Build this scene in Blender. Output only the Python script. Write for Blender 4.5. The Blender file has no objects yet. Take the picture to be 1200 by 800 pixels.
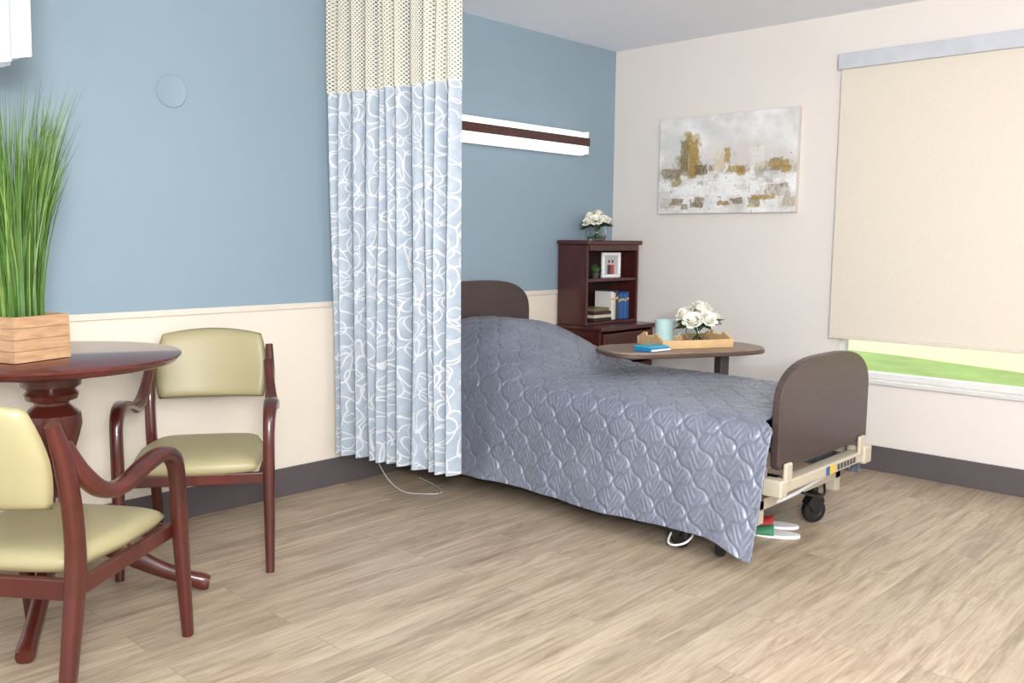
import bpy, bmesh, math, random
import numpy as np
from mathutils import Vector, Matrix
random.seed(7); rng=np.random.RandomState(3)
scn=bpy.context.scene
scn.view_settings.view_transform='Standard'
scn.view_settings.look='None'
H=2.7
# ---------------------------------------------------------------- helpers
def lin(c):
    return tuple(((v/255)/12.92 if v/255<=.04045 else ((v/255+.055)/1.055)**2.4) for v in c)
def root(name,loc=(0,0,0),rot=0):
    e=bpy.data.objects.new(name,None); e.empty_display_size=.1
    e.location=loc; e.rotation_euler=(0,0,rot); scn.collection.objects.link(e); return e
def mesh_obj(name,verts,faces,mat=None,parent=None,smooth=False,loc=(0,0,0),rot=None):
    me=bpy.data.meshes.new(name); me.from_pydata([tuple(v) for v in verts],[],faces); me.update()
    o=bpy.data.objects.new(name,me); scn.collection.objects.link(o)
    if mat: me.materials.append(mat)
    if smooth: me.polygons.foreach_set('use_smooth',[True]*len(me.polygons))
    o.location=loc
    if rot: o.rotation_euler=rot
    if parent: o.parent=parent
    return o
def fixn(o):
    bm=bmesh.new(); bm.from_mesh(o.data); bmesh.ops.recalc_face_normals(bm,faces=bm.faces); bm.to_mesh(o.data); bm.free()
def bev(o,w,seg=2):
    m=o.modifiers.new('bev','BEVEL'); m.width=w; m.segments=seg; m.limit_method='ANGLE'; m.angle_limit=math.radians(40)
    return o
def box(name,lo,hi,mat,parent=None,bevel=0,rot=None,loc=(0,0,0)):
    x0,y0,z0=lo; x1,y1,z1=hi
    v=[(x0,y0,z0),(x1,y0,z0),(x1,y1,z0),(x0,y1,z0),(x0,y0,z1),(x1,y0,z1),(x1,y1,z1),(x0,y1,z1)]
    f=[(0,3,2,1),(4,5,6,7),(0,1,5,4),(1,2,6,5),(2,3,7,6),(3,0,4,7)]
    o=mesh_obj(name,v,f,mat,parent,loc=loc,rot=rot)
    if bevel: bev(o,bevel)
    return o
def boxes(name,lst,mat,parent=None,bevel=0):
    V=[];Fc=[]
    for lo,hi in lst:
        x0,y0,z0=lo; x1,y1,z1=hi; n=len(V)
        V+=[(x0,y0,z0),(x1,y0,z0),(x1,y1,z0),(x0,y1,z0),(x0,y0,z1),(x1,y0,z1),(x1,y1,z1),(x0,y1,z1)]
        Fc+=[tuple(n+i for i in f) for f in [(0,3,2,1),(4,5,6,7),(0,1,5,4),(1,2,6,5),(2,3,7,6),(3,0,4,7)]]
    o=mesh_obj(name,V,Fc,mat,parent)
    if bevel: bev(o,bevel)
    return o
def lathe(name,prof,mat,parent=None,loc=(0,0,0),seg=48,rot=None,smooth=True):
    V=[];Fc=[]
    for r,z in prof:
        for i in range(seg):
            a=2*math.pi*i/seg; V.append((r*math.cos(a),r*math.sin(a),z))
    n=len(prof)
    for j in range(n-1):
        for i in range(seg):
            a=j*seg+i;b=j*seg+(i+1)%seg
            Fc.append((a,b,b+seg,a+seg))
    Fc.append(tuple(range(seg))[::-1]); Fc.append(tuple((n-1)*seg+i for i in range(seg)))
    o=mesh_obj(name,V,Fc,mat,parent,loc=loc,rot=rot)
    fixn(o)
    if smooth:
        o.data.polygons.foreach_set('use_smooth',[True]*len(o.data.polygons))
        o.data.set_sharp_from_angle(angle=math.radians(40))
    return o
def catmull(P,n=8):
    P=[np.array(p,float) for p in P]; P=[2*P[0]-P[1]]+P+[2*P[-1]-P[-2]]; out=[]
    for i in range(1,len(P)-2):
        for k in range(n):
            t=k/n; a,b,c,d=P[i-1],P[i],P[i+1],P[i+2]
            out.append(.5*((2*b)+(-a+c)*t+(2*a-5*b+4*c-d)*t*t+(-a+3*b-3*c+d)*t**3))
    out.append(P[-2]); return out
def tube(name,path,mat,parent=None,ra=.02,rb=None,seg=14,sm=8,side=(1,0,0),power=2.0,caps=True,k=1.0):
    """sweep a superelliptic section; path entries (x,y,z[,ra,rb])"""
    rb=rb or ra
    Q=[list(p)+[ra,rb][len(p)-3:] if len(p)<5 else list(p) for p in path]
    for q in Q: q[3]*=k; q[4]*=k
    Q=catmull(Q,sm) if sm>1 else [np.array(q) for q in Q]
    V=[];Fc=[]; n=len(Q); side=Vector(side)
    for i,q in enumerate(Q):
        a=Vector(Q[max(i-1,0)][:3]); b=Vector(Q[min(i+1,n-1)][:3]); t=(b-a).normalized()
        s=(side-t*side.dot(t))
        if s.length<1e-3: s=t.orthogonal()
        s.normalize(); u=t.cross(s)
        for j in range(seg):
            an=2*math.pi*j/seg; c=math.cos(an); d=math.sin(an)
            c=math.copysign(abs(c)**(2/power),c); d=math.copysign(abs(d)**(2/power),d)
            V.append(Vector(q[:3])+s*c*q[3]+u*d*q[4])
    for i in range(n-1):
        for j in range(seg):
            a=i*seg+j;b=i*seg+(j+1)%seg; Fc.append((a,b,b+seg,a+seg))
    if caps:
        Fc.append(tuple(range(seg))[::-1]); Fc.append(tuple((n-1)*seg+j for j in range(seg)))
    o=mesh_obj(name,V,Fc,mat,parent,smooth=True); fixn(o); o.data.set_sharp_from_angle(angle=math.radians(50)); return o
def prism(name,pts,d0,d1,axis,mat,parent=None,bevel=0,seg=2):
    def P(a,b,d): return {'x':(d,a,b),'y':(a,d,b),'z':(a,b,d)}[axis]
    n=len(pts); V=[P(a,b,d0) for a,b in pts]+[P(a,b,d1) for a,b in pts]
    Fc=[tuple(range(n)),tuple(range(2*n-1,n-1,-1))]+[(i,(i+1)%n,(i+1)%n+n,i+n) for i in range(n)]
    o=mesh_obj(name,V,Fc,mat,parent); fixn(o)
    if bevel: bev(o,bevel,seg)
    return o
def cushion(name,W,D,T,fn,mat,parent=None,k=.5,N=28,p=6):
    V=[];Fc=[]; idx={}
    def add(i,j,s):
        u=-1+2*i/N; v=-1+2*j/N
        edge=i in(0,N) or j in(0,N)
        key=(i,j,0 if edge else s)
        if key in idx: return idx[key]
        x=W*u*math.sqrt(1-k*v*v/2); y=D*v*math.sqrt(1-k*u*u/2)
        t=T*math.sqrt(max(0,(1-abs(u)**p)*(1-abs(v)**p)))
        idx[key]=len(V); V.append(fn(x,y,0 if edge else s*t)); return idx[key]
    for s in(1,-1):
        for i in range(N):
            for j in range(N):
                f=(add(i,j,s),add(i+1,j,s),add(i+1,j+1,s),add(i,j+1,s))
                Fc.append(f if s>0 else f[::-1])
    o=mesh_obj(name,V,Fc,mat,parent,smooth=True); fixn(o); return o
# ---------------------------------------------------------------- materials
class N:
    def __init__(s,name):
        s.m=bpy.data.materials.new(name); s.m.use_nodes=True; s.t=s.m.node_tree; s.b=s.t.nodes['Principled BSDF']
    def n(s,ty,**kw):
        x=s.t.nodes.new(ty)
        for k,v in kw.items():
            if k in x.inputs: x.inputs[k].default_value=v
            else: setattr(x,k,v)
        return x
    def l(s,a,b): s.t.links.new(a,b)
    def ramp(s,fac,stops):
        r=s.n('ShaderNodeValToRGB'); e=r.color_ramp.elements
        while len(e)<len(stops): e.new(.5)
        for q,(p,c) in zip(e,stops): q.position=p; q.color=(*c,1)
        s.l(fac,r.inputs[0]); return r.outputs[0]
    def coord(s,kind='Object',scale=(1,1,1)):
        c=s.n('ShaderNodeTexCoord'); m=s.n('ShaderNodeMapping'); m.inputs['Scale'].default_value=scale
        s.l(c.outputs[kind],m.inputs[0]); return m.outputs[0]
    def noise(s,vec,scale,detail=4,rough=.55,dist=0):
        x=s.n('ShaderNodeTexNoise'); x.inputs['Scale'].default_value=scale; x.inputs['Detail'].default_value=detail
        x.inputs['Roughness'].default_value=rough; x.inputs['Distortion'].default_value=dist
        s.l(vec,x.inputs['Vector']); return x.outputs['Fac']
    def math(s,op,a,b=None,c=None):
        x=s.n('ShaderNodeMath',operation=op)
        for i,v in enumerate((a,b,c)):
            if v is None: continue
            if isinstance(v,(int,float)): x.inputs[i].default_value=v
            else: s.l(v,x.inputs[i])
        return x.outputs[0]
    def mix(s,fac,a,b,blend='MIX'):
        x=s.n('ShaderNodeMix',data_type='RGBA',blend_type=blend)
        for i,v in((0,fac),(6,a),(7,b)):
            if isinstance(v,(int,float)): x.inputs[i].default_value=v
            elif isinstance(v,tuple): x.inputs[i].default_value=(*v,1)
            else: s.l(v,x.inputs[i])
        return x.outputs[2]
    def bump(s,h,strength=.3,dist=.01):
        b=s.n('ShaderNodeBump'); b.inputs['Strength'].default_value=strength; b.inputs['Distance'].default_value=dist
        s.l(h,b.inputs['Height']); s.l(b.outputs[0],s.b.inputs['Normal'])
def simple(name,rgb,rough=.5,var=.06,scale=12,metal=0,spec=.5,bump=0,coat=0,emit=0):
    M=N(name); c=lin(rgb); f=M.noise(M.coord(),scale)
    M.l(M.ramp(f,[(.25,tuple(v*(1-var) for v in c)),(.75,tuple(min(1,v*(1+var)) for v in c))]),M.b.inputs['Base Color'])
    M.b.inputs['Roughness'].default_value=rough; M.b.inputs['Metallic'].default_value=metal
    M.b.inputs['Specular IOR Level'].default_value=spec; M.b.inputs['Coat Weight'].default_value=coat
    if bump: M.bump(M.noise(M.coord(),scale*12),bump,.002)
    if emit:
        M.b.inputs['Emission Color'].default_value=(*c,1); M.b.inputs['Emission Strength'].default_value=emit
    return M.m
def wood(name,dark,light,scale=(2,2,30),rough=.3,coat=.2,spec=.5):
    M=N(name); v=M.coord('Object',scale); f=M.noise(v,2.2,6,.6,.6)
    M.l(M.ramp(f,[(.25,lin(dark)),(.75,lin(light))]),M.b.inputs['Base Color'])
    M.b.inputs['Roughness'].default_value=rough; M.b.inputs['Coat Weight'].default_value=coat; M.b.inputs['Specular IOR Level'].default_value=spec
    return M.m
m_blue=simple('paint_blue',(141,160,172),.6,.02,1.5,bump=.05,spec=.3)
m_cream=simple('paint_cream',(230,219,203),.6,.02,1.5)
m_greige=simple('paint_greige',(225,218,211),.6,.02,1.5,bump=.05,spec=.3)
m_ceil=simple('paint_ceiling',(240,243,250),.8,.01,2)
m_base=simple('vinyl_base',(88,80,82),.5,.05,6)
m_white=simple('white_plastic',(235,235,235),.4,.02)
m_mahog=wood('mahogany',(54,17,12),(92,36,26),(3,3,1.2),.28,.35)
m_mahog_top=wood('mahogany_top_lit',(74,30,27),(108,50,44),(2,14,2),.27,.4)  # lighter than the mahogany: the top's reflected light is put into the colour
m_cab=wood('cherry_cabinet',(52,18,16),(82,32,26),(14,14,2),.3,.3)
m_dark=simple('cabinet_inside',(44,18,16),.5)
m_board=wood('bed_board',(58,45,43),(76,61,58),(2,2,60),.38,.1)
m_olive=simple('olive_vinyl',(164,154,116),.42,.04,5,bump=.12)
m_black=simple('black_rubber',(22,22,24),.5)
m_beige=simple('bed_frame_beige',(192,182,162),.35)
m_brass=simple('antique_brass',(120,95,60),.35,metal=.8)
m_laminate=wood('table_laminate',(118,96,82),(150,128,112),(3,16,3),.4,.1)
m_tray=wood('tray_wood',(196,160,112),(222,188,140),(3,20,3),.5,0)
m_planter=wood('planter_wood',(158,116,80),(206,168,130),(4,4,26),.6,0)
m_teal=simple('teal_ceramic',(178,210,208),.3)
m_bluebook=simple('blue_cover',(30,125,175),.4)
m_leaf=simple('leaf',(52,86,36),.5,.25)
m_grass=simple('grass_blade',(70,108,38),.5,.45,9)
m_grass2=simple('grass_blade_light',(118,146,66),.5,.3,9)
m_petal=simple('rose_petal',(248,245,232),.6,.03)
m_track=simple('aluminium_track',(215,215,215),.4)
def glass():
    M=N('clear_glass'); M.b.inputs['Transmission Weight'].default_value=1; M.b.inputs['Roughness'].default_value=.02
    M.b.inputs['Base Color'].default_value=(.93,.97,.95,1); M.b.inputs['IOR'].default_value=1.3; return M.m
m_glass=glass()
def floor_mat():
    M=N('vinyl_plank'); v=M.coord()
    br=M.n('ShaderNodeTexBrick'); M.l(v,br.inputs['Vector'])
    br.offset=.37; br.inputs['Scale'].default_value=1; br.inputs['Brick Width'].default_value=1.22; br.inputs['Row Height'].default_value=.155
    br.inputs['Mortar Size'].default_value=.0014; br.inputs['Mortar Smooth'].default_value=.3; br.inputs['Bias'].default_value=0
    br.inputs['Color1'].default_value=(0,0,0,1); br.inputs['Color2'].default_value=(1,1,1,1); br.inputs['Mortar'].default_value=(.5,.5,.5,1)
    sep=M.n('ShaderNodeSeparateColor'); M.l(br.outputs['Color'],sep.inputs[0]); r=sep.outputs[0]
    sx=M.n('ShaderNodeSeparateXYZ'); M.l(v,sx.inputs[0])
    cb=M.n('ShaderNodeCombineXYZ'); M.l(sx.outputs[0],cb.inputs[0]); M.l(sx.outputs[1],cb.inputs[1]); M.l(M.math('MULTIPLY',r,7.3),cb.inputs[2])
    def mp(sc):
        q=M.n('ShaderNodeMapping'); q.inputs['Scale'].default_value=sc; M.l(cb.outputs[0],q.inputs[0]); return q.outputs[0]
    g=M.noise(mp((1.3,15,1)),1.6,9,.70,.9)
    g2=M.noise(mp((5,120,1)),1.2,5,.65)
    bl=M.noise(mp((1.3,6,1)),1.6,5,.65,1.0)
    c=M.ramp(g,[(.30,lin((136,117,97))),(.44,lin((170,151,128))),(.58,lin((188,171,148))),(.78,lin((200,186,164)))])
    st=M.ramp(g2,[(.50,(0,0,0)),(.66,(.28,.28,.28))])
    c=M.mix(st,c,lin((124,102,82)))
    blf=M.ramp(bl,[(.52,(0,0,0)),(.72,(.5,.5,.5))])
    c=M.mix(blf,c,lin((134,112,91)))
    tone=M.ramp(r,[(0,(.82,.82,.83)),(1,(1.0,1.0,1.0))])
    c=M.mix(1.0,c,tone,'MULTIPLY')
    c=M.mix(M.math('MULTIPLY',br.outputs['Fac'],.5),c,lin((98,80,65)))
    M.l(c,M.b.inputs['Base Color']); M.b.inputs['Roughness'].default_value=.42; M.b.inputs['Specular IOR Level'].default_value=.4
    M.bump(M.math('SUBTRACT',M.math('MULTIPLY',g,.3),br.outputs['Fac']),.12,.003)
    return M.m
m_floor=floor_mat()
def comforter_mat():
    M=N('quilt_satin'); v=M.coord('Object',(1,1,1))
    f=M.noise(v,3,4); f2=M.noise(M.coord('UV',(16,60,1)),1.5,4,.6,1.2)
    c=M.ramp(f,[(.3,lin((120,125,140))),(.7,lin((140,145,160)))])
    M.l(c,M.b.inputs['Base Color']); M.b.inputs['Roughness'].default_value=.33; M.b.inputs['Metallic'].default_value=.35
    M.b.inputs['Sheen Weight'].default_value=.1; M.b.inputs['Specular IOR Level'].default_value=.6
    M.bump(f2,.5,.006); return M.m
m_quilt=comforter_mat()
def curtain_mat():
    M=N('curtain_fabric'); v=M.coord('UV',(1,.6,1))
    n=M.n('ShaderNodeTexNoise'); n.inputs['Scale'].default_value=7; n.inputs['Detail'].default_value=1; M.l(v,n.inputs['Vector'])
    va=M.n('ShaderNodeVectorMath',operation='MULTIPLY_ADD'); M.l(n.outputs['Color'],va.inputs[0]); va.inputs[1].default_value=(.12,.12,0); M.l(v,va.inputs[2])
    lines=None
    for sc,off,rr,wd in((14,0,.46,.030),(14,3.7,.38,.030)):
        ad=M.n('ShaderNodeVectorMath',operation='ADD'); M.l(va.outputs[0],ad.inputs[0]); ad.inputs[1].default_value=(off,off*.6,0)
        vo=M.n('ShaderNodeTexVoronoi',feature='F1',voronoi_dimensions='2D'); vo.inputs['Scale'].default_value=sc; vo.inputs['Randomness'].default_value=.7; M.l(ad.outputs[0],vo.inputs['Vector'])
        q=M.math('LESS_THAN',M.math('ABSOLUTE',M.math('SUBTRACT',vo.outputs['Distance'],rr)),wd)
        lines=q if lines is None else M.math('MAXIMUM',lines,q)
    base=M.ramp(M.noise(v,30,2),[(.3,lin((156,168,181))),(.7,lin((176,187,198)))])
    c=M.mix(M.math('MULTIPLY',lines,.85),base,lin((218,219,219)))
    M.l(c,M.b.inputs['Base Color']); M.b.inputs['Roughness'].default_value=.45; M.b.inputs['Sheen Weight'].default_value=.2
    tr=M.n('ShaderNodeBsdfTranslucent'); M.l(c,tr.inputs[0]); mx=M.n('ShaderNodeMixShader'); mx.inputs[0].default_value=.10
    out=M.t.nodes['Material Output']; M.l(M.b.outputs[0],mx.inputs[1]); M.l(tr.outputs[0],mx.inputs[2]); M.l(mx.outputs[0],out.inputs[0])
    return M.m
m_curt=curtain_mat()
def net_mat():
    M=N('curtain_netting'); v=M.coord('UV',(1,1,1)); s=M.n('ShaderNodeSeparateXYZ'); M.l(v,s.inputs[0])
    a=M.math('ADD',s.outputs[0],M.math('MULTIPLY',s.outputs[1],.6)); b=M.math('SUBTRACT',s.outputs[0],M.math('MULTIPLY',s.outputs[1],.6))
    k=270
    sa=M.math('ABSOLUTE',M.math('SINE',M.math('MULTIPLY',a,k))); sb=M.math('ABSOLUTE',M.math('SINE',M.math('MULTIPLY',b,k)))
    h=M.math('GREATER_THAN',M.math('MINIMUM',sa,sb),.58)
    M.b.inputs['Base Color'].default_value=(*lin((216,211,195)),1); M.b.inputs['Roughness'].default_value=.7
    t=M.n('ShaderNodeBsdfTransparent'); mx=M.n('ShaderNodeMixShader'); M.l(h,mx.inputs[0]); M.l(M.b.outputs[0],mx.inputs[1]); M.l(t.outputs[0],mx.inputs[2])
    M.l(mx.outputs[0],M.t.nodes['Material Output'].inputs[0]); return M.m
m_net=net_mat()
def blind_mat():
    M=N('roller_fabric'); v=M.coord(); f=M.noise(v,120,2)
    c=M.ramp(f,[(.3,lin((224,214,199))),(.7,lin((232,223,208)))]); M.l(c,M.b.inputs['Base Color']); M.b.inputs['Roughness'].default_value=.8
    tr=M.n('ShaderNodeBsdfTranslucent'); tr.inputs[0].default_value=(*lin((244,230,200)),1); mx=M.n('ShaderNodeMixShader'); mx.inputs[0].default_value=.12
    M.l(M.b.outputs[0],mx.inputs[1]); M.l(tr.outputs[0],mx.inputs[2]); M.l(mx.outputs[0],M.t.nodes['Material Output'].inputs[0]); return M.m
m_blind=blind_mat()
def attr_mat(name,rough=.6):
    M=N(name); a=M.n('ShaderNodeAttribute',attribute_name='paint'); M.l(a.outputs['Color'],M.b.inputs['Base Color']); M.b.inputs['Roughness'].default_value=rough; return M.m
# ---------------------------------------------------------------- room
XL,YB=-7.2,-7.2
box('floor',(XL,YB,-.1),(.12,.12,0),m_floor)
box('ceiling',(XL,YB,H),(.12,.12,H+.1),m_ceil)
zr=1.002
wb=boxes('wall_back',[((XL,0,zr),(.12,.12,H))],m_blue)
wl=boxes('wainscot_lower',[((XL,0,0),(.12,.12,zr))],m_cream,wb)
wy0,wy1,wz0,wz1=-3.75,-1.73,.545,2.40
boxes('wall_right',[((0,wy1,0),(.12,0,H)),((0,YB,0),(.12,wy0,H)),((0,wy0,0),(.12,wy1,wz0)),((0,wy0,wz1),(.12,wy1,H))],m_greige)
box('trim_1',(XL,-.012,zr-.018),(-.003,-.0005,zr+.012),simple('chair_rail',(222,212,198),.5),bevel=.003)
box('baseboard_back',(XL,-.012,0.0005),(-.003,-.0005,.15),m_base,bevel=.002)
box('baseboard_right',(-.012,YB,0.0005),(-.0005,-.014,.15),m_base,bevel=.002)
w=root('window_1',(0,0,0))
boxes('frame',[((.045,wy0,wz0),(.115,wy1,wz0+.035)),((.045,wy0,wz1-.05),(.115,wy1,wz1)),((.045,wy0,wz0+.035),(.115,wy0+.04,wz1-.05)),((.045,wy1-.03,wz0+.035),(.115,wy1,wz1-.05)),
   ((.05,wy0+.04,1.36),(.11,wy1-.03,1.40))],simple('window_frame_white',(216,214,212),.4),w,bevel=.003)
box('sill',(-.02,wy0-.03,wz0-.025),(.045,wy1+.03,wz0-.001),simple('sill_grey_white',(212,210,208),.4),w,bevel=.004)
box('pane',(.078,wy0+.04,wz0+.035),(.082,wy1-.03,wz1-.05),m_glass,w)
b=root('roller_blind',(0,0,0))
box('cassette',(-.06,wy0-.09,2.37),(-.003,-1.68,2.46),simple('cassette_grey',(192,196,202),.5),b,bevel=.004)
box('shade',(-.035,wy0-.06,.80),(-.032,-1.695,2.371),m_blind,b)
box('hem_bar',(-.042,wy0-.06,.777),(-.026,-1.695,.80),simple('hem',(216,206,190),.5),b,bevel=.003)
gm=simple('lawn',(126,150,80),.95,.22,2)
mesh_obj('lawn',[(.2,-30,-.2),(6.4,-30,-.2),(6.8,-1.2,-.2),(7.4,.6,-.2),(9.5,12,-.2),(.2,12,-.2)],[(0,1,2,3,4,5)],gm)
mesh_obj('parking_lot',[(6.4,-30,-.2),(60,-30,-.2),(60,40,-.2),(9.5,12,-.2),(7.4,.6,-.2),(6.8,-1.2,-.2)],[(0,1,2,3,4,5)],simple('concrete',(206,188,150),.9,.06,.6))
d=root('wall_cover_plate',(-3.354,0,2.015))
lathe('disc',[(0.0,0),(.072,0),(.074,.004),(.071,.007),(.066,.005),(.0,.005)],simple('plate_blue',(142,161,173),.6,.02,spec=.3),d,rot=(math.radians(90),0,0),loc=(0,-.001,0))
# ---------------------------------------------------------------- overbed wall light
L=root('overbed_wall_light',(-1.2,0,0))
x0,x1=-.78,.75
m_lens=simple('light_lens',(250,250,250),.4,.01,emit=.8)
prism('housing',[(-.001,1.95),(-.001,2.085),(-.05,2.09),(-.085,2.075),(-.09,2.055),(-.09,1.955),(-.05,1.945)],x0,x1,'x',m_white,L,.003)
prism('lens_top',[(-.05,2.094),(-.09,2.080),(-.112,2.045),(-.09,2.045)],x0+.01,x1-.01,'x',m_lens,L)
box('wood_strip',(x0,-.125,1.990),(x1,-.09,2.045),m_cab,L,bevel=.004)
prism('lens_bottom',[(-.09,1.990),(-.115,1.990),(-.112,1.955),(-.085,1.930),(-.05,1.93),(-.05,1.95),(-.085,1.955)],x0+.01,x1-.01,'x',m_lens,L)
box('end_cap',(x1,-.120,1.935),(x1+.01,-.001,2.088),m_white,L,bevel=.003)
box('end_cap_strip',(x1-.002,-.127,1.99),(x1+.013,-.02,2.045),m_cab,L,bevel=.003)
# ---------------------------------------------------------------- painting
from mathutils import noise as mn
def fbm(x,y,s,o=4,seed=0):
    v=0;a=1;t=0
    for k in range(o):
        v+=a*mn.noise(Vector((x*s,y*s,seed+k*3.1))); t+=a; a*=.55; s*=2
    return v/t
def paint_panel(name,w_,h_,nx,ny,cf,mat,parent,place):
    V=[];Fc=[];C=[]
    for j in range(ny+1):
        for i in range(nx+1):
            V.append(place(i/nx*w_,j/ny*h_))
            C.append((*lin(cf(i/nx,j/ny)),1))
    for j in range(ny):
        for i in range(nx):
            a=j*(nx+1)+i; Fc.append((a,a+1,a+nx+2,a+nx+1))
    o=mesh_obj(name,V,Fc,mat,parent); at=o.data.color_attributes.new('paint','FLOAT_COLOR','POINT')
    at.data.foreach_set('color',[c for q in C for c in q]); return o
def mixc(a,b,t): t=max(0,min(1,t)); return tuple(a[i]*(1-t)+b[i]*t for i in range(3))
strokes=[]
rs=random.Random(11)
GO=(156,122,50); BR=(96,76,48); WH=(240,239,237); GR=(168,162,150)
for k in range(70):
    cx=rs.random(); cy=.06+.42*rs.random()
    strokes.append((cx,cy,.012+.05*rs.random(),.010+.045*rs.random(),rs.choice([(128,108,82),(170,156,134),WH,(230,228,222),(176,166,152),(150,120,60),(196,190,180),WH,WH,(216,210,202)]),rs.random()*50))
strokes+= [(.22,.50,.10,.10,(150,134,106),3.),(.25,.62,.06,.20,(178,156,104),1.),(.20,.60,.03,.16,(112,98,68),5.),(.27,.56,.028,.20,GO,9.),(.23,.74,.02,.10,(150,122,60),15.),(.09,.60,.055,.24,(206,208,204),13.),(.10,.42,.07,.05,(126,110,86),31.),(.33,.45,.04,.05,BR,8.5),
 (.47,.53,.04,.09,(214,194,160),4.),(.52,.58,.02,.07,GO,14.),(.58,.44,.06,.035,(150,120,60),8.),(.80,.47,.08,.025,(176,150,100),18.),(.42,.66,.05,.10,(222,216,208),24.),(.66,.60,.05,.13,(214,206,198),27.),(.74,.55,.05,.10,(226,222,216),29.),(.66,.25,.15,.07,WH,7.),(.25,.24,.16,.05,WH,12.),(.78,.15,.09,.02,GO,21.),(.50,.10,.05,.02,(130,100,44),33.),(.93,.42,.03,.03,GO,23.),(.60,.12,.04,.03,(96,80,60),43.),(.15,.12,.05,.03,(120,100,70),53.)]
def art(u,v):
    n=fbm(u*1.5,v,3,5,2)
    c=mixc((202,200,197),(238,237,235),.55+n*1.4)
    c=mixc(c,(192,188,184),max(0,fbm(u*1.5,v,6,3,9))*1.1)
    hill=.80-abs(u-.62)*.45+.10*fbm(u,.3,5,3,6)
    if v>.42: c=mixc(c,(208,200,193),.55*max(0,min(1,(hill-v)*9)))
    band=math.exp(-((v-.42)/.055)**2)*(.45+fbm(u*3,v,5,3,4))
    c=mixc(c,(146,130,106),band*.85)
    for (cx,cy,sx,sy,col,sd) in strokes:
        dx=(u-cx)/sx; dy=(v-cy)/sy
        if abs(dx)>2 or abs(dy)>2: continue
        dx+=.6*fbm(u*2,v,16,2,sd); dy+=.6*fbm(u*2,v,16,2,sd+9)
        m=max(abs(dx),abs(dy))
        if m<1.1:
            t=min((1.1-m)*6,.9)*(.68+.8*fbm(u*6,v*2.5,14,3,sd))
            c=mixc(c,col,t)
    if fbm(u*2,v,38,2,70)>.40 and v<.62: c=mixc(c,(120,104,76),.55)
    return c
pr=root('abstract_canvas_painting',(0,0,0))
box('stretcher',(-.035,-1.44,1.54),(-.0005,-.42,2.185),simple('canvas_edge',(205,196,186),.8),pr,bevel=.003)
paint_panel('canvas',1.016,.641,260,165,art,attr_mat('painted_canvas',.55),pr,lambda a,b_:(-.0365,-.422-a,1.542+b_))
# ---------------------------------------------------------------- cabinet with hutch
cb=root('bedside_cabinet_with_hutch',(-.335,-.0,0))
cx0,cx1=-.305,.305
boxes('carcass',[((cx0,-.40,.07),(cx0+.02,-.02,.75)),((cx1-.02,-.40,.07),(cx1,-.02,.75)),((cx0+.02,-.03,.07),(cx1-.02,-.02,.75)),((cx0+.02,-.40,.07),(cx1-.02,-.03,.09)),((cx0-.004,-.41,0.001),(cx1+.004,-.02,.07))],m_cab,cb,.003)
box('top',(cx0-.012,-.425,.75),(cx1+.012,-.018,.778),m_cab,cb,.008)
for k,(z0,z1) in enumerate([(.53,.735),(.315,.515),(.1,.30)]):
    box('drawer_%d'%(k+1),(cx0+.022,-.418,z0),(cx1-.022,-.39,z1),m_cab,cb,.006)
    box('drawer_panel_%d'%(k+1),(cx0+.06,-.423,z0+.035),(cx1-.06,-.417,z1-.035),m_cab,cb,.003)
    tube('pull_%d'%(k+1),[(-.05,-.423,(z0+z1)/2+.01),(-.045,-.445,(z0+z1)/2-.003),(0,-.448,(z0+z1)/2-.012),(.045,-.445,(z0+z1)/2-.003),(.05,-.423,(z0+z1)/2+.01)],m_brass,cb,.004,seg=8)
hx0,hx1=-.295,.295
boxes('hutch',[((hx0,-.27,.779),(hx0+.022,-.02,1.325)),((hx1-.022,-.27,.779),(hx1,-.02,1.325)),((hx0+.022,-.265,1.075),(hx1-.022,-.03,1.095)),((hx0+.022,-.28,1.285),(hx1-.022,-.268,1.325)),((hx0+.022,-.268,.779),(hx1-.022,-.262,.80))],m_cab,cb,.003)
box('hutch_back',(hx0+.022,-.03,.779),(hx1-.022,-.02,1.325),m_dark,cb)
box('hutch_top',(hx0-.018,-.292,1.325),(hx1+.018,-.018,1.355),m_cab,cb,.009)
bk=root('books',(-.335,0,0))
xx=.03
for k in range(8):
    t=.022+.008*rng.rand(); h_=.17+.04*rng.rand(); c=[(225,222,215),(200,195,186),(60,62,70),(44,74,124),(46,92,150),(38,80,140),(52,98,158),(40,84,140)][k]
    box('book_%d'%(k+1),(xx,-.235,.8005),(xx+t,-.09,.80+h_),simple('cover_%d'%k,c,.5),bk,.002)
    box('book_band_%d'%(k+1),(xx+.002,-.2362,.80+h_*.7),(xx+t-.002,-.2351,.80+h_*.78),simple('band_%d'%k,(205,180,120),.5),bk)
    xx+=t+.001
zz=.8005
for k,(c,w_) in enumerate([((46,38,34),.20),((200,190,170),.18),((60,42,40),.195),((120,100,70),.17)]):
    box('flat_book_%d'%(k+1),(-.18,-.25,zz),(-.18+w_,-.10,zz+.022),simple('flatcover_%d'%k,c,.5),bk,.003); zz+=.023
pf=root('picture_frame',(-.275,-.20,1.096),math.radians(-8))
boxes('frame',[((-.09,-.012,.0),(.09,.006,.022)),((-.09,-.012,.153),(.09,.006,.175)),((-.09,-.012,.022),(-.066,.006,.153)),((.066,-.012,.022),(.09,.006,.153))],m_white,pf,.004)
def photo(u,v):
    c=(176,178,180)
    for cx,col in((.36,(60,58,62)),(.62,(176,60,58))):
        if abs(u-cx)<.13 and v<.52: c=col
        if (u-cx)**2+((v-.62)*.9)**2<.009: c=(214,170,148)
        if (u-cx)**2+((v-.68)*.9)**2<.006: c=(80,60,46)
    return c
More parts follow.
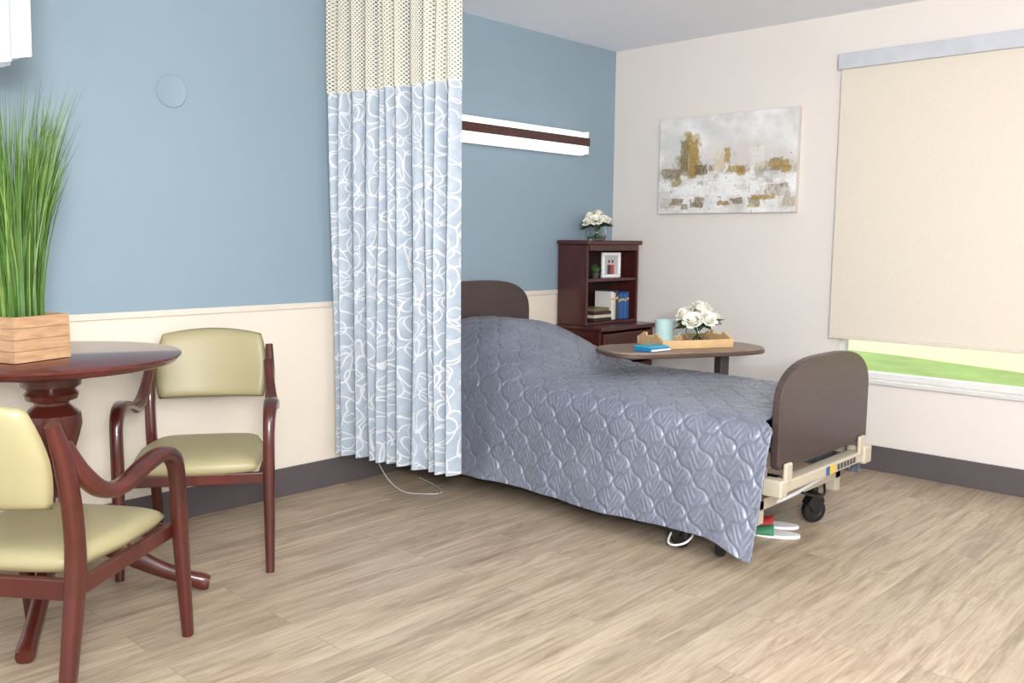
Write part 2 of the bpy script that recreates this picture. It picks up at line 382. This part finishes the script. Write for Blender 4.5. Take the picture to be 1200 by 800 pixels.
paint_panel('photo',.134,.133,40,40,photo,attr_mat('photo_print',.3),pf,lambda a,b_:(-.067+a,-.003,.021+b_))
prism('easel',[(.0,.0),(.0,.12),(.006,.12),(.05,.0)],-.015,.015,'x',m_white,pf)
def blob_plant(nm,loc,r,n,mat,potmat):
    p=root(nm,loc)
    lathe('pot',[(0,0),(.022,0),(.028,.04),(.025,.042),(.022,.036),(0,.036)],potmat,p,seg=20)
    V=[];Fc=[]
    for k in range(n):
        d=Vector(rng.normal(size=3)); d.normalize(); d.z=abs(d.z); c=Vector((0,0,.05))+d*r*(.4+.6*rng.rand())
        a=d.orthogonal().normalized()*.012; b_=d.cross(a).normalized()*.006; q=len(V)
        V+=[c-a,c+b_,c+a+d*.004,c-b_]; Fc.append((q,q+1,q+2,q+3))
    mesh_obj('foliage',V,Fc,mat,p); return p
blob_plant('small_potted_plant',(-.465,-.215,1.096),.042,260,m_leaf,simple('small_pot',(60,58,56),.5))
# ---------------------------------------------------------------- roses in vase
def rose_mesh(R):
    V=[];Fc=[]
    q=0; sg=10
    core=[(0.02,.62),(.2,.60),(.34,.45),(.42,.2),(.36,-.1),(.15,-.3),(.02,-.32)]
    for r_,z in core:
        for i in range(sg): a=6.283*i/sg; V.append(Vector((r_*math.cos(a),r_*math.sin(a),z))*R)
    for j in range(len(core)-1):
        for i in range(sg): Fc.append((j*sg+i,j*sg+(i+1)%sg,(j+1)*sg+(i+1)%sg,(j+1)*sg+i))
    for lay,(n,rb,rt,z0,z1) in enumerate([(3,.25,.30,.0,.72),(4,.36,.46,-.1,.70),(5,.45,.68,-.2,.58),(6,.5,.92,-.28,.40),(6,.45,1.12,-.32,.12)]):
        for k in range(n):
            a=2*math.pi*(k+.5*lay+.25*rng.rand())/n; G=5; q=len(V); half=math.pi/n*1.35
            for i in range(G+1):
                for j in range(G+1):
                    u=-1+2*i/G; v=j/G
                    ww=half*math.sqrt(max(0,1-(max(0,v-.45)/.62)**2))
                    rr=rb+(rt-rb)*v**1.3+ .10*max(0,v-.75)*4*.5 - .05*u*u
                    z=z0+(z1-z0)*math.sin(v*1.5)-.08*u*u*v
                    if lay==0: rr*=1-.25*v
                    V.append(Vector((rr*math.cos(a+u*ww),rr*math.sin(a+u*ww),z))*R)
            for i in range(G):
                for j in range(G):
                    p=q+i*(G+1)+j; Fc.append((p,p+1,p+G+2,p+G+1))
    return V,Fc
def bouquet(nm,loc,vr,vh,heads,R,leafn=10):
    p=root(nm,loc)
    lathe('glass_vase',[(0,0),(vr*.8,0),(vr,vh*.3),(vr*.98,vh*.7),(vr*.8,vh),(vr*.76,vh),(vr*.93,vh*.68),(vr*.94,vh*.3),(vr*.7,.006),(0,.006)],m_glass,p,seg=36)
    V=[];Fc=[];LV=[];LF=[]
    for (hx,hy,hz) in heads:
        v,f=rose_mesh(R*(.9+.25*rng.rand())); ax=Vector((hx,hy,max(.25*hz,.02))).normalized(); rt=Vector((0,0,1)).rotation_difference((ax+Vector((0,0,.6))).normalized())
        q=len(V); V+=[rt@a+Vector((hx,hy,hz)) for a in v]; Fc+=[tuple(q+i for i in g) for g in f]
        tube('stem',[(hx*.95,hy*.95,hz-R*.2),(hx*.5,hy*.5,vh),(-hx*.4,-hy*.4,.012)],m_leaf,p,.0028,seg=6,sm=5)
    mesh_obj('rose_blooms',V,Fc,m_petal,p,smooth=True)
    for k in range(leafn*3):
        a=rng.rand()*6.28; e=rng.rand()*.5-.25; d=Vector((math.cos(a),math.sin(a),e)).normalized(); c=Vector((0,0,vh*1.0+.02*rng.rand()))+d*vr*(.5+.5*rng.rand())
        s=d.cross(Vector((0,0,1))).normalized()*R*.45; q=len(LV); le=R*(1.2+.5*rng.rand())
        LV+=[c,c+d*le*.5+s+Vector((0,0,.006)),c+d*le,c+d*le*.5-s+Vector((0,0,.006)),c+d*le*.5-Vector((0,0,.004))]; LF+=[(q,q+1,q+4),(q+1,q+2,q+4),(q+2,q+3,q+4),(q+3,q,q+4)]
    mesh_obj('leaves',LV,LF,m_leaf,p); return p
bouquet('rose_bouquet_vase',(-.375,-.15,1.3555),.07,.10,[(-.06,-.04,.135),(.0,-.06,.14),(.055,-.045,.13),(.04,.04,.155),(-.035,.035,.16),(0,-.01,.18),(.08,.02,.13),(-.085,.01,.125)],.042,14)
# ---------------------------------------------------------------- hospital bed
bed=root('hospital_bed',(-1.45,0,0))
def arch(hw,z0,zs,zt,r=.05,n=24):
    pts=[(-hw+r*.4,z0),(hw-r*.4,z0),(hw,z0+r*.4)]
    for i in range(n+1):
        a=math.pi*i/n; c=math.cos(a); s=math.sin(a)
        pts.append((hw*math.copysign(abs(c)**.62,c),zs+(zt-zs)*s**.85))
    pts.append((-hw,z0+r*.4)); return pts
prism('footboard',arch(.455,.40,.66,.862),-2.335,-2.295,'y',m_board,bed,.008,3)
prism('headboard',arch(.475,.45,.90,1.10),-.075,-.035,'y',m_board,bed,.008,3)
cushion('mattress',.45,1.07,.08,lambda x,y,o:(x,-1.17+y,.49+o),simple('mattress_ticking',(120,130,150),.6),bed,k=.12,N=24,p=16)
boxes('side_rails',[((-.42,-2.25,.33),(-.38,-.12,.39)),((.38,-2.25,.33),(.42,-.12,.39)),((-.38,-2.1,.34),(.38,-2.05,.38)),((-.38,-.35,.34),(.38,-.30,.38)),((-.38,-1.2,.34),(.38,-1.15,.38))],m_beige,bed,.005)
boxes('foot_bar',[((-.44,-2.35,.30),(.42,-2.28,.352)),((-.42,-2.355,.34),(-.36,-2.337,.43)),((.34,-2.355,.34),(.40,-2.337,.43)),((.38,-2.365,.29),(.46,-2.27,.375)),((-.47,-2.36,.29),(-.41,-2.27,.365))],m_beige,bed,.008)
boxes('foot_bar_lower',[((-.44,-2.24,.20),(.40,-2.19,.25)),((-.44,-2.24,.14),(-.38,-2.10,.25)),((.34,-2.24,.14),(.40,-2.10,.25))],m_beige,bed,.005)
boxes('label_yellow',[((.02,-2.3525,.305),(.07,-2.350,.345))],simple('label_y',(225,190,60),.4),bed)
boxes('label_blue',[((-.02,-2.3525,.305),(.015,-2.350,.345))],simple('label_b',(60,90,150),.4),bed)
boxes('label_text',[((.10+.035*k,-2.3525,.312),(.122+.035*k,-2.350,.338)) for k in range(6)],simple('label_k',(70,70,75),.4),bed)
boxes('base_frame',[((-.36,-2.15,.11),(-.31,-.2,.16)),((.31,-2.15,.11),(.36,-.2,.16)),((-.36,-.25,.11),(.36,-.2,.16)),((-.50,-2.0,.10),(.36,-1.95,.15)),((-.36,-1.65,.04),(-.28,-1.55,.11)),((.28,-1.65,.04),(.36,-1.55,.11))],m_black,bed,.004)
for i,(xa,ya,xb,yb) in enumerate([(-.3,-.5,-.3,-1.0),(.3,-.5,.3,-1.0),(-.3,-1.6,-.3,-2.0),(.3,-1.6,.3,-2.0)]):
    tube('lift_arm_%d'%(i+1),[(xa,ya,.14),(xb,yb,.35)],m_beige,bed,.02,.03,sm=1,power=5)
tube('actuator',[(0,-.8,.16),(0,-1.9,.30)],m_black,bed,.03,sm=1)
def caster(nm,x,y,ang):
    lathe(nm+'_wheel',[(0,-.016),(.03,-.016),(.034,-.02),(.058,-.016),(.062,-.008),(.062,.008),(.058,.016),(.034,.02),(.03,.016),(0,.016)],m_black,bed,rot=(math.radians(90),0,ang),loc=(x,y,.0625),seg=32)
    o=prism(nm+'_fork',[(-.02,.055),(.02,.055),(.045,.11),(.03,.145),(-.02,.145),(-.05,.10)],-.028,.028,'y',m_black,bed,.004); o.location=(x,y,0); o.rotation_euler=(0,0,ang)
for k,(x,y,a) in enumerate([(-.52,-2.12,.3),(.22,-2.19,-.5),(-.38,-.3,.2),(.38,-.3,.9),(-.55,-1.93,1.2)]): caster('caster_%d'%(k+1),x,y,a)
tube('cable_loop',[(-.38,-1.95,.13),(-.58,-1.99,.05),(-.60,-1.90,.03),(-.42,-1.86,.12)],m_white,bed,.005)
tube('foot_cable',[(-.1,-2.2,.24),(.05,-2.28,.18),(.2,-2.25,.16),(.3,-2.2,.2)],m_black,bed,.006)
tube('foot_tube_white',[(-.42,-2.16,.18),(-.2,-2.25,.22),(.15,-2.27,.26)],m_white,bed,.009)
boxes('under_bed_box',[((-.30,-2.12,.16),(-.05,-1.7,.26))],m_black,bed,.01)
def smooth(a,b,x):
    t=np.clip((x-a)/(b-a),0,1); return t*t*(3-2*t)
def bedspread():
    prof=[(-.90,.20),(-.925,.42),(-.945,.56),(-.985,.612),(-1.08,.628),(-1.3,.632),(-1.6,.632),(-1.84,.622),(-1.93,.602),(-1.975,.56),(-2.0,.47),(-2.03,.30),(-2.06,.17),(-2.08,.10)]
    P=np.array(catmull([(a,b,0) for a,b in prof],12))[:,:2]
    d=np.r_[0,np.cumsum(np.hypot(*np.diff(P,axis=0).T))]; Ls=d[-1]; NS=480; NY=560
    s=np.linspace(0,Ls,NS); X=np.interp(s,d,P[:,0]); Z=np.interp(s,d,P[:,1])
    y=np.linspace(-.085,-2.275,NY)
    S,Y=np.meshgrid(s,y); Xg=np.tile(X,(NY,1)); Zg=np.tile(Z,(NY,1))
    py=1-smooth(.42,1.12,-Y); px=np.clip(1-np.abs((Xg+1.46)/.53)**2.6,0,1)
    Zg=Zg+.24*py*px
    Zg+= .012*np.sin(Y*4.1+1)*px*(1-py)
    low=np.clip((.56-Zg)/.5,0,1)*(Xg<-1.5)
    Xo=Xg-low*(.010*np.sin(Y*7.3+.5)+.005*np.sin(Y*17+2)+.003*np.sin(Y*31))-low*.03*smooth(1.8,2.25,-Y)
    Zo=Zg+low*.007*np.sin(Y*6+1)-low*.045*smooth(2.08,2.27,-Y)
    near=(1-smooth(-1.97,-1.91,Xg))*smooth(1.9,2.27,-Y)
    Yo=Y-.06*near
    fl=np.clip((.56-Zg)/.4,0,1)*(Xg>-1.5); Xo+=fl*.012*np.sin(Y*9)
    W=.080;Lc=.080;A=.46*W
    v=Y+.03; D=np.full(S.shape,9.)
    ph=np.pi*S/Lc; cs=np.cos(ph); e=.62
    sq=np.sign(cs)*np.abs(cs)**e
    dsq=e*np.abs(np.clip(np.abs(cs),.08,1))**(e-1)*np.abs(np.sin(ph))*np.pi/Lc
    for k in range(int(-2.4/W)-2,3):
        cv=k*W+((-1)**k)*A*sq
        D=np.minimum(D,np.abs(v-cv)/np.sqrt(1+(A*dsq)**2))
    t=np.clip(D/.017,0,1)
    puff=.0098*np.sqrt(t*(2-t))
    puff+=.0012*np.sin(S*150+6*np.sin(Y*60))*np.clip(D/.02,0,1)
    G=np.stack([Xo,Yo,Zo],-1); gy=np.gradient(G,axis=0); gs=np.gradient(G,axis=1); n=np.cross(gs,gy); n/=np.linalg.norm(n,axis=-1,keepdims=True)+1e-9
    if n[NY//2,NS//2][2]<0: n=-n
    G=G+n*puff[...,None]
    V=G.reshape(-1,3).tolist()
    Fc=[(j*NS+i,j*NS+i+1,(j+1)*NS+i+1,(j+1)*NS+i) for j in range(NY-1) for i in range(NS-1)]
    o=mesh_obj('quilted_bedspread',V,Fc,m_quilt,None,smooth=True)
    uv=o.data.uv_layers.new(name='UVMap'); li=np.empty(len(o.data.loops),dtype=np.int32); o.data.loops.foreach_get('vertex_index',li)
    uvs=np.stack([S.ravel(),Y.ravel()],-1)[li]; uv.data.foreach_set('uv',uvs.ravel())
    so=o.modifiers.new('thick','SOLIDIFY'); so.thickness=.008; so.offset=-1
    return o
bs=bedspread()
cushion('pillow',.33,.24,.10,lambda x,y,o:(-.01+x,-.38+y,.70+o),m_white,bed,k=.3,N=20,p=3)
# ---------------------------------------------------------------- overbed table
ang=math.atan2(-.458,.889)
ot=root('overbed_table',(-1.11,-1.33,0),ang)
hw,hd=.468,.22
pts=[]
for i in range(64):
    a=2*math.pi*i/64; c=math.cos(a); s=math.sin(a)
    pts.append((hw*math.copysign(abs(c)**.55,c),hd*math.copysign(abs(s)**.55,s)))
prism('top',pts,.757,.775,'z',m_laminate,ot,.006)
prism('top_edge',[(a*1.012,b_*1.025) for a,b_ in pts],.742,.765,'z',simple('edge_band',(84,66,56),.4),ot,.006)
box('column',(.235,-.035,.06),(.295,.035,.742),simple('column_brown',(70,58,55),.4),ot,.01)
box('mount',(.10,-.06,.722),(.31,.06,.742),m_dark,ot,.004)
boxes('base',[((.22,-.22,.035),(.30,.22,.07))],m_beige,ot,.01)
for k,(x,y) in enumerate([(.26,-.19),(.26,.19)]):
    lathe('wheel_%d'%(k+1),[(0,-.012),(.02,-.012),(.02,.012),(0,.012)],m_black,ot,loc=(x,y,.0205),rot=(math.radians(90),0,0),seg=20)
tr=root('serving_tray',(-1.04,-1.31,.776),ang)
boxes('tray',[((-.22,-.15,0),(.22,.15,.01)),((-.22,-.15,.01),(.22,-.138,.045)),((-.22,.138,.01),(.22,.15,.045))],m_tray,tr,.002)
for sx in(-1,1):
    prism('end_panel_%d'%(1 if sx<0 else 2),[(-.138,.01),(.138,.01),(.138,.045),(.075,.075),(.045,.075),(.045,.058),(-.045,.058),(-.045,.075),(-.075,.075),(-.138,.045)],min(sx*.22,sx*.208),max(sx*.22,sx*.208),'x',m_tray,tr,.002)
mg=root('coffee_mug',(-1.035,-1.17,.787))
lathe('cup',[(0,0),(.042,0),(.052,.006),(.055,.12),(.051,.12),(.048,.01),(0,.01)],m_teal,mg)
tube('handle',[(.037,-.034,.095),(.064,-.058,.093),(.072,-.064,.06),(.06,-.052,.03),(.034,-.032,.025)],m_teal,mg,.005,seg=8)
bb=root('blue_notebooks',(-1.375,-1.325,.776),ang+.35)
box('lower',(-.08,-.06,0),(.08,.06,.016),m_bluebook,bb,.003); box('pages',(-.076,-.062,.003),(.076,.055,.013),m_white,bb)
box('upper',(-.076,-.055,.0165),(.068,.06,.028),simple('teal_cover',(60,160,190),.4),bb,.003)
bouquet('rose_bouquet_vase',(-1.005,-1.37,.787),.068,.11,[(-.085,-.02,.135),(-.03,-.08,.145),(.06,-.065,.14),(.095,.03,.135),(.0,.065,.155),(-.06,.045,.165),(.0,-.015,.195),(.06,.01,.18)],.056,16)
# ---------------------------------------------------------------- privacy curtain
A0=np.array([-2.50,-.06]); B0=np.array([-2.38,-.88])
def curtain(name,A,B,z0,z1,nf,amp,mat,parent,cloth=2.6,NX=480,NZ=60,seed=0,flare=.15):
    t=np.linspace(0,1,NX); dv=(B-A); Ld=np.linalg.norm(dv); dv=dv/Ld; nv=np.array([-dv[1],dv[0]])
    ph=np.cumsum(1+.35*np.sin(2*np.pi*t*2.3+seed)+.2*np.sin(2*np.pi*t*5.1)); ph=ph/ph[-1]*nf*2*np.pi
    V=[];
    for j in range(NZ+1):
        z=z0+(z1-z0)*j/NZ; k=1+flare*(1-(z-z0)/max(2.5,z1-z0))
        off=amp*k*(np.sin(ph)+.28*np.sin(2*ph+1.3))+.012*np.sin(ph*.37+z*1.3)
        al=t*Ld+.012*np.cos(ph*2)*k+.008*np.sin(z*2+t*9)
        x=A[0]+dv[0]*al+nv[0]*off; y=A[1]+dv[1]*al+nv[1]*off
        hem=.006*np.sin(ph) if j==0 else 0
        V.append(np.stack([x,y,np.full(NX,z)+hem],-1))
    V=np.array(V)
    Fc=[(j*NX+i,j*NX+i+1,(j+1)*NX+i+1,(j+1)*NX+i) for j in range(NZ) for i in range(NX-1)]
    o=mesh_obj(name,V.reshape(-1,3).tolist(),Fc,mat,parent,smooth=True)
    U=np.tile(t*cloth,(NZ+1,1)); Zz=np.tile(np.linspace(z0,z1,NZ+1)[:,None],(1,NX))
    uv=o.data.uv_layers.new(name='UVMap'); li=np.empty(len(o.data.loops),dtype=np.int32); o.data.loops.foreach_get('vertex_index',li)
    uv.data.foreach_set('uv',np.stack([U.ravel(),Zz.ravel()],-1)[li].ravel()); return o
pc=root('privacy_curtain',(0,0,0))
curtain('fabric_panel',A0,B0,.205,2.10,11,.036,m_curt,pc,cloth=2.0,seed=1)
curtain('mesh_panel',A0,B0,2.095,H-.03,11,.036,m_net,pc,cloth=2.0,NZ=12,seed=1)
tube('ceiling_track',[(-2.505,-.02,H-.012),(-2.44,-.47,H-.012),(-2.37,-.95,H-.012)],m_track,pc,.012,power=6,seg=8)
lv=root('window_valance',(0,0,0))
curtain('pleats',np.array([-4.30,-.06]),np.array([-4.30,-.97]),1.905,H-.005,10,.02,simple('sheer_white',(194,199,208),.7),lv,cloth=2,NZ=14,seed=4)
# ---------------------------------------------------------------- dining chairs
def chair(loc,rot):
    c=root('dining_chair',loc,rot); K=1.22
    for s in(-1,1):
        n='right' if s>0 else 'left'
        tube('arm_and_front_leg_'+n,[(s*.288,.305,0,.014,.016),(s*.288,.288,.2,.017,.020),(s*.288,.272,.42,.019,.024),(s*.29,.262,.56,.019,.024),(s*.292,.235,.635,.021,.022),(s*.293,.16,.668,.024,.019),(s*.292,.06,.655,.025,.017),(s*.288,-.05,.625,.023,.018),(s*.278,-.14,.635,.02,.02),(s*.265,-.215,.70,.018,.022),(s*.255,-.275,.79,.016,.020)],m_mahog,c,power=3,seg=16,k=K)
        tube('back_post_'+n,[(s*.250,-.325,0,.015,.017),(s*.252,-.285,.2,.018,.021),(s*.256,-.25,.42,.019,.025),(s*.260,-.255,.58,.018,.024),(s*.262,-.285,.74,.017,.022),(s*.258,-.325,.86,.014,.016)],m_mahog,c,power=3,seg=16,k=K)
        box('side_rail_'+n,(min(s*.245,s*.272),-.235,.36),(max(s*.245,s*.272),.26,.405),m_mahog,c,.004)
    box('front_rail',(-.27,.245,.36),(.27,.27,.405),m_mahog,c,.004)
    box('rear_rail',(-.235,-.255,.345),(.235,-.23,.405),m_mahog,c,.004)
    cushion('seat',.262,.268,.040,lambda x,y,o:(x*(1-.12*(.0-y)/.27 if y<0 else 1),.02+y,.438+o-.012*(y/.27)**2*(y>0)),m_olive,c,k=.28,p=8)
    cushion('back_pad',.250,.156,.026,lambda x,z,o:(x*(1-.05*max(0,z)/.156),-.285-.085*((z+.165)/.33)+o-.045*(1-(x/.25)**2),.762+z+.014*(1-(x/.25)**2)),m_olive,c,k=.32,p=8)
    return c
chair((-3.50,-.49,0),math.atan2(.58,-.815))
chair((-4.375,-1.172,0),math.atan2(-.809,.588))
# ---------------------------------------------------------------- round pedestal table
rt=root('round_pedestal_table',(-4.15,-.62,0),math.radians(-31.7))
TZ=.925
lathe('top',[(0,TZ-.035),(.395,TZ-.035),(.42,TZ-.034),(.434,TZ-.026),(.438,TZ-.018),(.447,TZ-.012),(.449,TZ-.004),(.444,TZ),(0,TZ)],m_mahog_top,rt,seg=96)
lathe('apron',[(0,TZ-.07),(.20,TZ-.07),(.21,TZ-.035),(0,TZ-.035)],m_mahog,rt)
lathe('pedestal',[(0,.16),(.05,.16),(.062,.18),(.066,.24),(.05,.27),(.045,.30),(.06,.33),(.066,.36),(.05,.39),(.042,.43),(.048,.50),(.066,.56),(.085,.62),(.098,.67),(.095,.71),(.07,.735),(.058,.745),(.058,.755),(.085,.765),(.092,.785),(.08,.80),(.10,.815),(.105,.856),(0,.856)],m_mahog,rt)
for k in range(4):
    a=k*math.pi/2; pth=[(.04,.24,.026,.045),(.12,.235,.026,.045),(.22,.17,.026,.038),(.34,.10,.026,.030),(.44,.055,.027,.026),(.50,.032,.030,.030),(.525,.026,.027,.024)]
    tube('foot_%d'%(k+1),[(r*math.cos(a),r*math.sin(a),z,w_,h_) for r,z,w_,h_ in pth],m_mahog,rt,side=(-math.sin(a),math.cos(a),0),power=3)
pg=root('potted_grass',(-4.26,-.67,TZ+.0005),math.radians(20))
bw=.11; bh=.155
for k in range(4):
    z0=.002+k*bh/4; boxes('plank_row_%d'%(k+1),[((-bw,-bw,z0),(bw,-bw+.012,z0+bh/4-.001)),((-bw,bw-.012,z0),(bw,bw,z0+bh/4-.001)),((-bw,-bw+.012,z0),(-bw+.012,bw-.012,z0+bh/4-.001)),((bw-.012,-bw+.012,z0),(bw,bw-.012,z0+bh/4-.001))],m_planter,pg,.0008)
box('soil',(-bw+.013,-bw+.013,.004),(bw-.013,bw-.013,bh-.02),simple('moss',(70,80,45),.9,.3,40),pg)
for mi,(mat,cnt) in enumerate([(m_grass,460),(m_grass2,230)]):
    V=[];Fc=[]
    for k in range(cnt):
        a=rng.rand()*6.283; r0=.075*math.sqrt(rng.rand()); bx,by=r0*math.cos(a),r0*math.sin(a); a2=a+rng.normal()*.5
        ln=.48+.36*rng.rand(); le=(.04+.12*rng.rand()**1.4)*ln/.7; droop=.045*rng.rand()
        wd=.0020+.0014*rng.rand(); tw=rng.rand()*3.14; sx,sy=math.cos(tw)*wd,math.sin(tw)*wd; q=len(V); Ns=6
        for i in range(Ns+1):
            t=i/Ns; o=le*t**1.8+droop*t**4; w_=1-t**3*.92
            x=bx+o*math.cos(a2); y=by+o*math.sin(a2); z=bh-.03+ln*t-.02*t**4
            V+=[(x-sx*w_,y-sy*w_,z),(x+sx*w_,y+sy*w_,z)]
        for i in range(Ns): Fc.append((q+2*i,q+2*i+1,q+2*i+3,q+2*i+2))
    mesh_obj('grass_blades_%d'%(mi+1),V,Fc,mat,pg)
# ---------------------------------------------------------------- floor bits
pcd=root('power_cord',(-2.32,-.35,0))
tube('cord',[(.02,.30,.30),(.0,.14,.10),(.0,-.02,.010),(.06,-.17,.006),(.14,-.20,.006),(.20,-.08,.006),(.24,.1,.010)],simple('cord_grey',(190,190,188),.5),pcd,.003,seg=8)
sl=root('slippers',(-1.50,-2.12,0),.5)
for k,(ox,col) in enumerate([(-.07,(60,130,90)),(.07,(190,50,50))]):
    p=[]
    for i in range(28):
        a=2*math.pi*i/28; p.append((ox+.045*math.cos(a)*(1-.15*math.sin(a)),.12*math.sin(a)))
    prism('sole_%d'%(k+1),p,.0005,.016,'z',m_white,sl,.004)
    V=[];Fc=[]
    for j in range(7):
        for i in range(9):
            u=-1+2*i/8; v=j/6; V.append((ox+.046*u*(1-.25*v*v),-.0+.10*v,.014+.04*(1-u*u)**.6*(1-.5*v)))
    for j in range(6):
        for i in range(8): Fc.append((j*9+i,j*9+i+1,(j+1)*9+i+1,(j+1)*9+i))
    o=mesh_obj('strap_%d'%(k+1),V,Fc,simple('slipper_%d'%k,col,.6),sl,smooth=True); so=o.modifiers.new('t','SOLIDIFY'); so.thickness=.004
# ---------------------------------------------------------------- lights
wd=bpy.data.worlds.new('World'); scn.world=wd; wd.use_nodes=True
bg=wd.node_tree.nodes['Background']; bg.inputs[0].default_value=(.95,.97,1,1); bg.inputs[1].default_value=1.4
def area(nm,loc,rot,sx,sy,e,col=(1,1,1)):
    l=bpy.data.lights.new(nm,'AREA'); l.shape='RECTANGLE'; l.size=sx; l.size_y=sy; l.energy=e; l.color=col
    o=bpy.data.objects.new(nm,l); o.location=loc; o.rotation_euler=rot; scn.collection.objects.link(o); return o
area('ceiling_light',(-3.0,-4.2,H-.03),(0,0,0),1.2,1.2,38,(1,.99,.97))
area('camera_flash',(-5.6,-4.8,2.2),(math.radians(72),0,math.radians(-46)),.7,.7,85)
area('bounce_flash',(-5.7,-5.0,1.7),(math.radians(140),0,math.radians(-46)),.6,.6,230,(.97,.98,1))
s=bpy.data.lights.new('sun','SUN'); s.energy=4; s.angle=.02; s.color=(1,.95,.85); so=bpy.data.objects.new('sun',s); so.rotation_euler=(math.radians(-25),math.radians(38),0); scn.collection.objects.link(so)
# ---------------------------------------------------------------- camera
f,yaw,pit,roll=1055.9,math.radians(43.375),math.radians(6.483),math.radians(.559)
F=Vector((math.cos(yaw)*math.cos(pit),math.sin(yaw)*math.cos(pit),-math.sin(pit))); R0=Vector((math.sin(yaw),-math.cos(yaw),0)); U0=R0.cross(F)
R=R0*math.cos(roll)+U0*math.sin(roll); U=-R0*math.sin(roll)+U0*math.cos(roll)
cam=bpy.data.cameras.new('camera'); co=bpy.data.objects.new('camera',cam); scn.collection.objects.link(co)
M=Matrix((R,U,-F)).transposed().to_4x4(); M.translation=Vector((-5.349,-4.051,1.357)); co.matrix_world=M
cam.sensor_width=36; cam.lens=f/1200*36; cam.clip_start=.05
scn.camera=co
